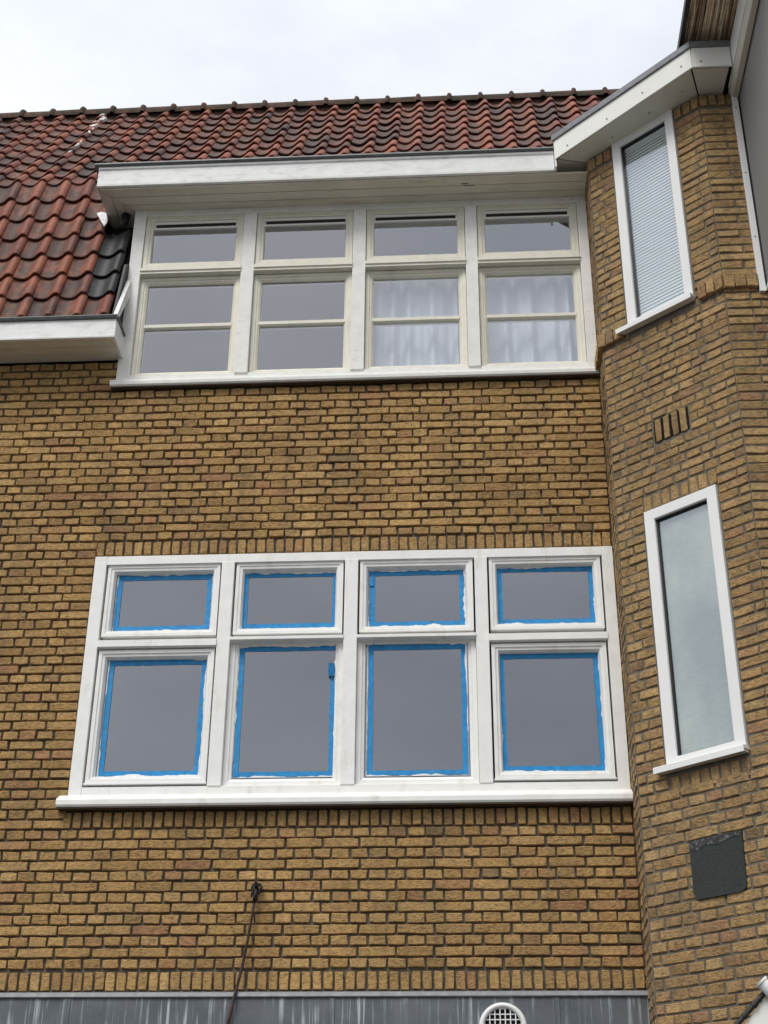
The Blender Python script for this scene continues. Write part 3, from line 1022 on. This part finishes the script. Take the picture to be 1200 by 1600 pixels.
# soldier courses under the eaves, the projecting string course, over and under the lower window
soldiers(G, P_BAY, 0.0, 0.205, 1.648, 1.748, 0.068, 0.008)
soldiers(G, P_BAY, 0.742, BAYL, 1.648, 1.748, 0.068, 0.008)
soldiers(G, P_FRONT, 0.0, 0.24, 1.648, 1.748, 0.068, 0.008)
soldiers(G, P_RET, 0.0, RET, 1.648, 1.748, 0.068, 0.008)
soldiers(G, P_BAY, -0.02, 0.175, 0.080, 0.186, 0.066, 0.030, jv=0.005)
soldiers(G, P_RET, 0.0, RET + 0.0, 0.080, 0.186, 0.066, 0.030, jv=0.005)
soldiers(G, P_BAY, 0.775, BAYL + 0.012, 0.080, 0.186, 0.062, 0.030, jv=0.005)
soldiers(G, P_FRONT, 0.0, 0.215, 0.080, 0.186, 0.070, 0.030, jv=0.005)
soldiers(G, P_BAY, LWN[0] - .01, LWN[1] + .015, -1.250, -1.152, 0.064)
soldiers(G, P_BAY, LWN[0] + .01, LWN[1] + .01, -3.062, -2.962, 0.068)
G.build(298, jy=(-0.0020, 0.0012))
# open-jointed vent bricks
obj('vent_recess', B(VENT[0] + .006, VENT[1] - .006, 0.0055, 0.0068, VENT[2] + .010, VENT[3] - .008, P_BAY), M_DARK, bwall)
for q in range(4):
    xx = VENT[0] + 0.040 + q * 0.0625
    bm = brick_mesh(0.046, 0.168, 0.004, 0.002, random.Random(q))
    Mv = P_BAY @ Matrix.Translation((xx, 0, -0.722))
    bmesh.ops.transform(bm, matrix=Mv, verts=bm.verts[:])
    obj('vent_brick', bm, [M_BRICK_BAY], bwall)

def bay_window(hx, frame_w, sill, label):
    x0, x1, z0, z1 = hx
    fr = bmesh.new()
    fw = frame_w
    ring(fr, x0, x1, z0, z1, [(0, 0.10), (0, -0.012), (fw - 0.004, -0.012), (fw, -0.008), (fw, 0.10)], P_BAY)
    f = obj('window', fr, M_UPVC, bay)
    f['label'] = label
    gk = bmesh.new()
    ring(gk, x0 + fw, x1 - fw, z0 + fw, z1 - fw, [(0, 0.095), (0, 0.006), (0.008, 0.010), (0.008, 0.095)], P_BAY)
    obj('gasket', gk, M_BLACK, f)
    ge = fw + 0.008
    pane(f, x0 + ge, x1 - ge, z0 + ge, z1 - ge, P_BAY, 0.022)
    sb = bmesh.new()
    sx0, sx1, sz = sill
    prism(sb, [(0.02, sz + 0.030), (-0.052, sz + 0.022), (-0.056, sz + 0.018), (-0.056, sz - 0.016), (-0.052, sz - 0.016), (-0.050, sz + 0.004), (0.02, sz + 0.006)], sx0, sx1, 'X', P_BAY)
    s = obj('sill', sb, M_UPVC, f)
    obj('sill_underside', B(sx0 + .004, sx1 - .004, -0.048, 0.0, sz - 0.012, sz + 0.004, P_BAY), M_SOFFIT, f)
    # grey mortar joint down the left side
    obj('sealant_joint', B(x0 - 0.016, x0 - 0.001, -0.0035, 0.02, z0 + 0.03, z1 - 0.01, P_BAY), M_MORTAR_BAY, f)
    return f
wu = bay_window(UW, 0.066, (0.150, 0.738, 0.118), "tall narrow upper bay window with closed white blinds")
wl = bay_window(LWN, 0.070, (0.150, 0.738, -2.925), "tall narrow lower bay window backed with pale scratched film")
room(bay, UW[0] + .02, UW[1] - .02, 0.11, 0.9, UW[2] + .02, UW[3] - .02, P_BAY)
fl = B(LWN[0] + .05, LWN[1] - .05, 0.032, 0.036, LWN[2] + .05, LWN[3] - .05, P_BAY)
obj('privacy_film', fl, M_FILM, wl)
for q in range(6):
    pass

# eaves of the bay
oL, oC, oR = Vector((0.7079, -0.3396)), Vector((1.5955, -1.188)), Vector((1.905, -1.187))
ez = 1.760
dL = (oC - oL).normalized()
nL = Vector((dL.y, -dL.x))       # outward
eave = obj('eaves', (lambda bm: (prism(bm, [(oL.x + .02, oL.y + .03), (oC.x, oC.y + .03), (1.870, -1.16), (1.870, -0.4), (1.2, 0.3), (0.74, 0.3)], ez + 0.012, ez + 0.16, 'Z'), bm)[-1])(bmesh.new()), M_DARK, bay)
ft = 1.930
def slab2(p, q, z0, z1, th, mat_, name, g0=0.0, g1=0.0):
    p, q = Vector(p), Vector(q)
    d = (q - p).normalized()
    n = Vector((-d.y, d.x))          # inward (left of travel, walls lie behind)
    p2, q2 = p + d * g0, q - d * g1
    bm = bmesh.new()
    prism(bm, [tuple(p2), tuple(q2), tuple(q2 + n * th), tuple(p2 + n * th)], z0, z1, 'Z')
    return obj(name, bm, mat_, eave)
slab2(oL, oC, ez - 0.002, ft, 0.012, M_PANEL, 'fascia_panel', 0.0, 0.005)
slab2(oC, oR, ez - 0.002, ft + 0.002, 0.012, M_PANEL, 'fascia_panel', 0.005, 0.045)
slab2((0.706, 0.1), oL, ez - 0.07, ft, 0.012, M_PANEL, 'fascia_panel', 0.0, 0.002)
# lead edging on top
for p, q in ((oL, oC), (oC, Vector((1.862, oR.y)))):
    d = (q - p).normalized()
    o_ = Vector((d.y, -d.x)) * 0.014
    slab2(p + o_, q + o_, ft + 0.004, ft + 0.052, 0.05, M_LEADEDGE, 'lead_edging', -0.012 if p is oL else 0.0, -0.004)
lt = bmesh.new()
prism(lt, [(oL.x, oL.y), (oC.x, oC.y), (1.862, oR.y), (1.862, 0.2), (1.0, 0.5), (0.72, 0.3)], ft + 0.006, ft + 0.045, 'Z')
obj('flat_roof', lt, M_LEADEDGE, eave)
# soffit panels
iL = Vector((CX - 0.006, -RET - 0.004))
iC = Vector((FX, FY - 0.004))
def poly_panel(pts, name='soffit_panel'):
    bm = bmesh.new()
    P_ = [Vector(p) for p in pts]
    sgn = 1 if sum(P_[q].x * P_[(q + 1) % len(P_)].y - P_[(q + 1) % len(P_)].x * P_[q].y for q in range(len(P_))) > 0 else -1
    pp = []
    for q in range(len(P_)):
        a_, b_, c_ = P_[q - 1], P_[q], P_[(q + 1) % len(P_)]
        d1, d2 = (b_ - a_).normalized(), (c_ - b_).normalized()
        n1, n2 = Vector((-d1.y, d1.x)) * sgn, Vector((-d2.y, d2.x)) * sgn
        bis = (n1 + n2).normalized()
        pp.append(tuple(b_ + bis * (0.0055 / max(0.3, bis.dot(n1)))))
    prism(bm, pp, ez + 0.001, ez + 0.011, 'Z')
    return obj(name, bm, M_PANEL_SOFFIT, eave)
tin = 0.014
nO = Vector((-nL.x, -nL.y)) * 0.015
oCi = Vector((oC.x - 0.006, oC.y + 0.018))
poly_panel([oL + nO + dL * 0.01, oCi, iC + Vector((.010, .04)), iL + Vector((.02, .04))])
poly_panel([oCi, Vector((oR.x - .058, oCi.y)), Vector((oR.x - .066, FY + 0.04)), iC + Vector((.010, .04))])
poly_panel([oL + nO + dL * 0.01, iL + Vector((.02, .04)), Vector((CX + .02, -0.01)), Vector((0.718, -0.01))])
# screws
def screw(P3, nrm, name='screw'):
    bm = bmesh.new()
    nrm = Vector(nrm).normalized()
    tube(bm, [Vector(P3), Vector(P3) + nrm * 0.003], 0.0075, 10)
    obj(name, bm, M_SCREW, eave)
Lf = (oC - oL).length
for t in (0.10, 0.40, 0.66, 0.93):
    p = oL + dL * Lf * t
    screw((p.x, p.y, ez + 0.045 + (0.02 if t > .5 else 0)), (nL.x, nL.y, 0))
screw((1.655, -1.188, ez + 0.045), (0, -1, 0))
for t in (0.35, 0.62, 0.85):
    p = oL + dL * Lf * t - nL * 0.13
    screw((p.x, p.y, ez - 0.004), (0, 0, -1))

# ================================================================== CLAD NEIGHBOUR
nb = thing('clad_building', (2.6, -1.6, GROUND), "grey clad projecting side of the neighbouring building at the right edge", "building")
PX_ = 1.940
obj('side_panel', B(PX_, 3.6, -2.9, FY - 0.001, 0.062, 5.2), M_CLAD, nb)
obj('corner_trim', B(1.886, 1.926, FY - 0.022, FY + 0.01, 0.045, 1.76, None, 0.003), M_UPVC, nb)
obj('joint', B(1.9265, PX_ + 0.001, FY - 0.014, FY + 0.01, 0.062, 3.0), M_BLACK, nb)
obj('bottom_trim', B(PX_ - 0.016, PX_ + 0.02, -2.9, FY - 0.024, 0.040, 0.066, None, 0.002), M_UPVC, nb)
obj('underside', B(PX_ + 0.002, 3.6, -2.9, FY - 0.002, 0.010, 0.058), M_BROWN, nb)
ng = bmesh.new()
prism(ng, [(1.8725, 1.93), (1.8725, 1.746), (1.893, 1.702), (1.932, 1.702), (1.936, 1.93)], -2.9, FY - 0.012, 'Y')
obj('gutter', ng, M_PANEL_SOFFIT, nb)
obj('gutter_cap', B(1.866, 1.8720, -2.9, FY - 0.05, 1.760, 1.96, None, 0.001), M_UPVC, nb)
for z_ in (1.60, 1.02, 0.48):
    bm = bmesh.new()
    tube(bm, [(1.905, FY - 0.020, z_), (1.905, FY - 0.024, z_)], 0.006, 10)
    obj('screw', bm, M_SCREW, nb)

# reed screen over the bay roof
rs = thing('reed_screen', (1.75, -1.1, 2.05), "brown dried reed matting in a dark frame above the bay roof", "reed screen")
rb = bmesh.new()
ly = rb.verts.layers.float.new('rnd')
rg = random.Random(9)
xx = 1.575
while xx < 1.97:
    r = rg.uniform(0.0065, 0.0105)
    n0 = len(rb.verts)
    ypts = [(xx + rg.uniform(-.004, .004), -2.2 + 1.5 * t / 9, 2.055 + rg.uniform(-.010, .010)) for t in range(10)]
    tube(rb, ypts, r, 6)
    rb.verts.ensure_lookup_table()
    q = rg.random()
    for k in range(n0, len(rb.verts)): rb.verts[k][ly] = q
    xx += r * 1.9
obj('reeds', rb, M_REED, rs, smooth=True, kind='stuff')
obj('backing', B(1.57, 1.99, -2.2, -0.7, 2.072, 2.085), M_BROWN, rs)
obj('frame_rail', B(1.538, 1.572, -2.25, -0.65, 2.030, 2.09, None, 0.003), M_BLACK, rs)

# ================================================================== THINGS ON AND IN THE WALLS
# masking tape
def strip(bm, p, q, w, side, y, rng, segs=12, jit=0.0016, taper=False, lift=0.001):
    """strip from p to q (x,z); 'side' = unit vector towards the glass"""
    p, q = Vector(p), Vector(q)
    a, b = [], []
    for i in range(segs + 1):
        t = i / segs
        c = p + (q - p) * t
        o1 = Vector(side) * (rng.uniform(-jit, jit))
        wv = w(t) if callable(w) else w
        o2 = Vector(side) * (wv + rng.uniform(-jit, jit) * 0.6)
        yy = y - rng.uniform(0, lift)
        a.append(bm.verts.new((c.x + o1.x, yy, c.y + o1.y)))
        b.append(bm.verts.new((c.x + o2.x, yy - rng.uniform(0, lift * .5), c.y + o2.y)))
    f = []
    for i in range(segs):
        f.append(bm.faces.new((a[i], a[i + 1], b[i + 1], b[i])))
    r = bmesh.ops.extrude_face_region(bm, geom=f)
    vs = [v for v in r['geom'] if isinstance(v, bmesh.types.BMVert)]
    bmesh.ops.translate(bm, verts=vs, vec=(0, 0.0012, 0))
    bmesh.ops.recalc_face_normals(bm, faces=bm.faces[:])

tlabels = ["blue masking tape round the top left pane of the lower window",
           "blue masking tape round the large left lower pane of the taped window",
           "blue masking tape round the second upper pane from the left, lower window",
           "blue masking tape with a loose curled end, round the second large pane",
           "blue masking tape round the third upper pane, torn end at its top left corner",
           "blue masking tape round the third large pane from the left, lower window",
           "blue masking tape round the top right pane of the lower window",
           "blue masking tape round the large right lower pane nearest the brick bay"]
for i, (x0, x1, z0, z1) in enumerate(LG):
    rg = random.Random(100 + i)
    T = thing('masking_tape', ((x0 + x1) / 2, GY - 0.004, z0), tlabels[i], "masking tape", "blue tape round the panes of the lower window")
    y = GY - 0.003
    tw = 0.034
    def oi(): return rg.uniform(0.001, 0.006)
    L_, R_, T_, B_ = oi(), oi(), oi(), oi()
    def add_strip(p, q, s, kk, yo):
        bm = bmesh.new()
        strip(bm, p, q, tw + rg.uniform(-.003, .003), s, y - yo, rg)
        obj('tape_strip', bm, M_TAPE, T)
    # top & bottom lie over the side strips or under, at random
    zr = z1 - 0.002
    if i == 3:
        zr = z1 - 0.135
    add_strip((x0 + 0.002, z1 - T_), (x1 - 0.003, z1 - T_ - rg.uniform(-.003, .003)), (0, -1), 0, 0.0)
    add_strip((x0 + 0.002, z0 + B_), (x1 - 0.003, z0 + B_ + rg.uniform(-.003, .003)), (0, 1), 1, 0.0)
    add_strip((x0 + L_, z0 + 0.004), (x0 + L_ + rg.uniform(-.004, .004), z1 - 0.004), (1, 0), 2, 0.0022)
    add_strip((x1 - R_, z0 + 0.004), (x1 - R_ + rg.uniform(-.004, .004), zr), (-1, 0), 3, 0.0022)
    # smears of wet paint over the outer edges
    ph = [rg.uniform(0, 6) for _ in range(8)]
    def wf(a, b, amp):
        def f(t):
            v = 0.75 * noise.noise(Vector((t * 3.1 + a * 9, b * 5, i * 3.3))) + 0.55 * noise.noise(Vector((t * 13 + b * 7, a * 4, 1.7))) + 0.25 * noise.noise(Vector((t * 40, a, b)))
            return max(0.0012, amp * (0.30 + 0.95 * v))
        return f
    for (p, q, s, am, a, b) in (((x0, z1 + 0.001), (x1, z1 + 0.001), (0, -1), 0.019, ph[0], ph[1]), ((x0, z0 - 0.001), (x1, z0 - 0.001), (0, 1), 0.018, ph[2], ph[3]),
                                ((x0 - 0.001, z0), (x0 - 0.001, z1), (1, 0), 0.013, ph[4], ph[5]), ((x1 + 0.001, z0), (x1 + 0.001, z1), (-1, 0), 0.016, ph[6], ph[7])):
        bm = bmesh.new()
        strip(bm, p, q, wf(a, b, am), s, y - 0.0050, rg, segs=44, jit=0.0003, lift=0.0006)
        obj('paint_smear', bm, M_SMEAR, T)
    if i == 3:
        # loose curled end of the right strip
        bm = bmesh.new()
        pv = None
        zc = z1 - 0.135
        for q in range(13):
            t = q / 12
            ang = -0.4 + 3.9 * t
            yy = y - 0.004 - 0.016 * (1 - math.cos(ang)) / 2 * 1.4
            zz = zc + 0.012 * math.sin(ang) + (0.0 if t < .4 else -(t - .4) * 0.13)
            v0, v1 = bm.verts.new((x1 - 0.044 - 0.004 * t, yy, zz)), bm.verts.new((x1 - 0.012 + 0.003 * t, yy + .002, zz - .003))
            if pv: bm.faces.new((pv[0], pv[1], v1, v0))
            pv = (v0, v1)
        bmesh.ops.solidify(bm, geom=bm.faces[:], thickness=0.001)
        obj('loose_end', bm, M_TAPE, T, smooth=True)
    if i == 4:
        bm = B(x0 + 0.004, x0 + 0.030, y - 0.010, y - 0.004, z1 - 0.115, z1 - 0.055)
        obj('torn_end', bm, M_TAPE, T)

# curtains
def curtain(x0, x1, z0, z1, y, seed, label, gather):
    rg = random.Random(seed)
    bm = bmesh.new()
    nx, nz = 150, 14
    ph = [rg.uniform(0, 6.3) for _ in range(5)]
    grid = []
    for j in range(nz + 1):
        tz = j / nz
        row = []
        for i in range(nx + 1):
            t = i / nx
            x = x0 + (x1 - x0) * t
            u = t * (x1 - x0)
            wv = math.sin(u * 46 + ph[0] + 1.6 * math.sin(u * 9 + ph[1]) + 0.25 * tz * math.sin(u * 7 + ph[2]))
            wv += 0.45 * math.sin(u * 71 + ph[3] + 0.15 * tz) + 0.35 * math.sin(u * 17 + ph[4] + 0.3 * tz)
            amp = 0.026 + 0.006 * (1 - tz)
            sw = gather * (1 - tz) ** 2 * (t - 0.5) * 0.03
            row.append(bm.verts.new((x + sw + 0.003 * math.sin(tz * 2 + u * 20), y + amp * wv, z0 + (z1 - z0) * tz + 0.0015 * math.sin(u * 46 + ph[0]))))
        grid.append(row)
    for j in range(nz):
        for i in range(nx):
            bm.faces.new((grid[j][i], grid[j][i + 1], grid[j + 1][i + 1], grid[j + 1][i]))
    o = obj('curtain', bm, M_CURTAIN, None, smooth=True)
    tag(o, label, "curtain", "white net curtains behind the upper window")
curtain(-0.70, 0.05, 0.13, 1.325, 0.20, 1, "white pleated voile curtain behind the third light of the upper window", 1)
curtain(0.10, 0.90, 0.13, 1.325, 0.20, 2, "white pleated voile curtain behind the right-hand light of the upper window, next to the bay", -1)

# venetian blind
bl = thing('venetian_blind', tuple(P_BAY @ Vector((0.48, 0.07, 0.2))), "closed white slatted blind behind the tall upper bay window", "blind")
sb = bmesh.new()
z = UW[2] + 0.08
while z < UW[3] - 0.085:
    prism(sb, [(0.040, z), (0.042, z - 0.001), (0.052, z + 0.0262), (0.050, z + 0.0268)], UW[0] + 0.076, UW[1] - 0.074, 'X', P_BAY)
    z += 0.0262
obj('slats', sb, M_SLAT, bl, kind='stuff')
obj('head_rail', B(UW[0] + .082, UW[1] - .078, 0.034, 0.07, UW[3] - 0.100, UW[3] - 0.075, P_BAY), M_SLAT, bl)

# dark felt plate on the bay wall
pb = bmesh.new()
c = 0.035
prism(pb, [(0.312, -3.349), (0.311, -3.63), (0.325, -3.656), (0.345, -3.668), (0.600, -3.668), (0.628, -3.655), (0.636, -3.63), (0.641, -3.347)], -0.012, 0.003, 'Y', P_BAY)
pl = obj('cover_plate', pb, M_RUBBERPLATE)
tag(pl, "dark grey felt plate with rounded lower corners fixed to the angled bay wall", "cover plate")
W[pl.name] = pl.matrix_basis.copy()
sm = bmesh.new()
prism(sm, [(0.314, -3.351), (0.316, -3.392), (0.36, -3.408), (0.42, -3.385), (0.50, -3.396), (0.56, -3.376), (0.637, -3.372), (0.639, -3.349)], -0.0145, -0.012, 'Y', P_BAY)
M_SEALB = simple("black_sealant", (0.03, 0.03, 0.03), 0.5, 0.5, 0.5, 60, 0.8, 0.006, 70, dirt=(0.35, 0.35, 0.36), dirt_scale=(45, 45, 45), dirt_amt=0.7, dirt_lo=0.52)
obj('sealant_smear', sm, M_SEALB, pl)

# cable with hook
ck = thing('hanging_cable', (-1.27, -0.04, -4.3), "thin rusty dark cable hanging aslant from a black wall hook below the taped window", "cable")
tb = bmesh.new()
pts = [(-1.268, -0.040, -3.500), (-1.278, -0.040, -3.60), (-1.298, -0.036, -3.75), (-1.322, -0.034, -3.90), (-1.347, -0.048, -4.03), (-1.362, -0.056, -4.11), (-1.386, -0.055, -4.24), (-1.45, -0.055, -4.60)]
tube(tb, pts, [0.0085, 0.008, 0.008, 0.009, 0.0085, 0.010, 0.010, 0.010], 8)
obj('cable', tb, M_RUST, ck, smooth=True)
tb = bmesh.new()
tube(tb, [(-1.262, -0.046, -3.475), (-1.268, -0.048, -3.505), (-1.272, -0.044, -3.545)], [0.012, 0.012, 0.010], 8)
obj('knot', tb, M_BLACK, ck, smooth=True)
for rdx, (cx_, cz_, rr_, t0) in enumerate(((-1.262, -3.462, 0.028, 0.0), (-1.258, -3.468, 0.024, 1.2))):
    tb = bmesh.new()
    tube(tb, [(cx_ + rr_ * math.cos(t0 + a * 0.5), -0.030 - 0.010 * rdx + .006 * math.sin(a), cz_ + rr_ * math.sin(t0 + a * 0.5)) for a in range(12)], 0.0075, 7)
    obj('hook', tb, M_BLACK, ck, smooth=True)
tb = bmesh.new()
tube(tb, [(-1.266, 0.02, -3.455), (-1.266, -0.030, -3.455), (-1.268, -0.045, -3.430), (-1.272, -0.045, -3.405)], [0.012, 0.010, 0.007, 0.003], 7)
tube(tb, [(-1.262, -0.03, -3.47), (-1.285, -0.045, -3.49), (-1.292, -0.045, -3.515)], [0.010, 0.008, 0.005], 7)
obj('wall_eye', tb, M_BLACK, ck, smooth=True)

# round vent in the lead apron
VX, VZ, VR = 0.142, -4.238, 0.132
vt = thing('round_vent', (VX, -0.03, VZ - VR), "round white vent with a square mesh grille set in the lead apron", "vent")
rb = bmesh.new()
sec = [(VR, -0.026), (VR, -0.046), (VR - 0.010, -0.056), (VR - 0.022, -0.054), (VR - 0.030, -0.040), (VR - 0.030, -0.029)]
rings = []
for q in range(48):
    a = 2 * math.pi * q / 48
    rings.append([rb.verts.new((VX + r * math.cos(a), y, VZ + r * math.sin(a))) for r, y in sec])
for q in range(48):
    for k in range(len(sec) - 1):
        rb.faces.new((rings[q][k], rings[q][k + 1], rings[(q + 1) % 48][k + 1], rings[(q + 1) % 48][k]))
bmesh.ops.recalc_face_normals(rb, faces=rb.faces[:])
obj('rim', rb, M_UPVC, vt, smooth=True)
db = bmesh.new()
vs = [db.verts.new((VX + (VR - .012) * math.cos(2 * math.pi * q / 32), -0.0295, VZ + (VR - .012) * math.sin(2 * math.pi * q / 32))) for q in range(32)]
db.faces.new(vs)
obj('opening', db, M_DARK, vt)
for q in range(-3, 5):
    off = (q - .5) * 0.0285
    h_ = math.sqrt(max(0, (VR - .03) ** 2 - off ** 2))
    if h_ < .02: continue
    obj('bar', B(VX + off - .003, VX + off + .003, -0.042, -0.036, VZ - h_, VZ + h_), M_UPVC, vt)
    obj('bar', B(VX - h_, VX + h_, -0.0355, -0.031, VZ + off - .003, VZ + off + .003), M_UPVC, vt)

# fitting at the lower right corner
lf = thing('wall_fitting', (1.45, -1.2, -4.6), "pale panel edged by a black tube and white cylinder at the lower right", "fitting")
fp = bmesh.new()
prism(fp, [(1.236, -4.43), (1.330, -4.325), (1.60, -4.02), (1.9, -4.1), (1.9, -4.7), (1.236, -4.7)], -1.20, -1.17, 'Y')
obj('panel', fp, M_PANEL, lf)
tb = bmesh.new()
tube(tb, [(1.13, -1.21, -4.515), (1.215, -1.21, -4.412), (1.318, -1.21, -4.310), (1.42, -1.21, -4.21)], 0.0125, 10)
obj('tube', tb, M_BLACK, lf, smooth=True)
for p, q in (((1.250, -4.378), (1.262, -4.366)), ((1.300, -4.329), (1.316, -4.313))):
    bm = bmesh.new()
    tube(bm, [(p[0], -1.21, p[1]), (q[0], -1.21, q[1])], 0.016, 10)
    obj('band', bm, M_BLACK, lf)
bm = bmesh.new()
tube(bm, [(1.352, -1.225, -4.225), (1.42, -1.225, -4.30), (1.50, -1.225, -4.38)], 0.030, 16)
obj('cylinder', bm, M_UPVC, lf, smooth=False)
bm = bmesh.new()
tube(bm, [(1.344, -1.225, -4.216), (1.351, -1.225, -4.224)], 0.035, 18)
obj('cap', bm, M_UPVC, lf)
# bracket carrying the fitting from the front face of the bay
obj('bracket', B(1.70, 1.73, -1.17, FY + 0.01, -4.5, -4.46), M_BLACK, lf)
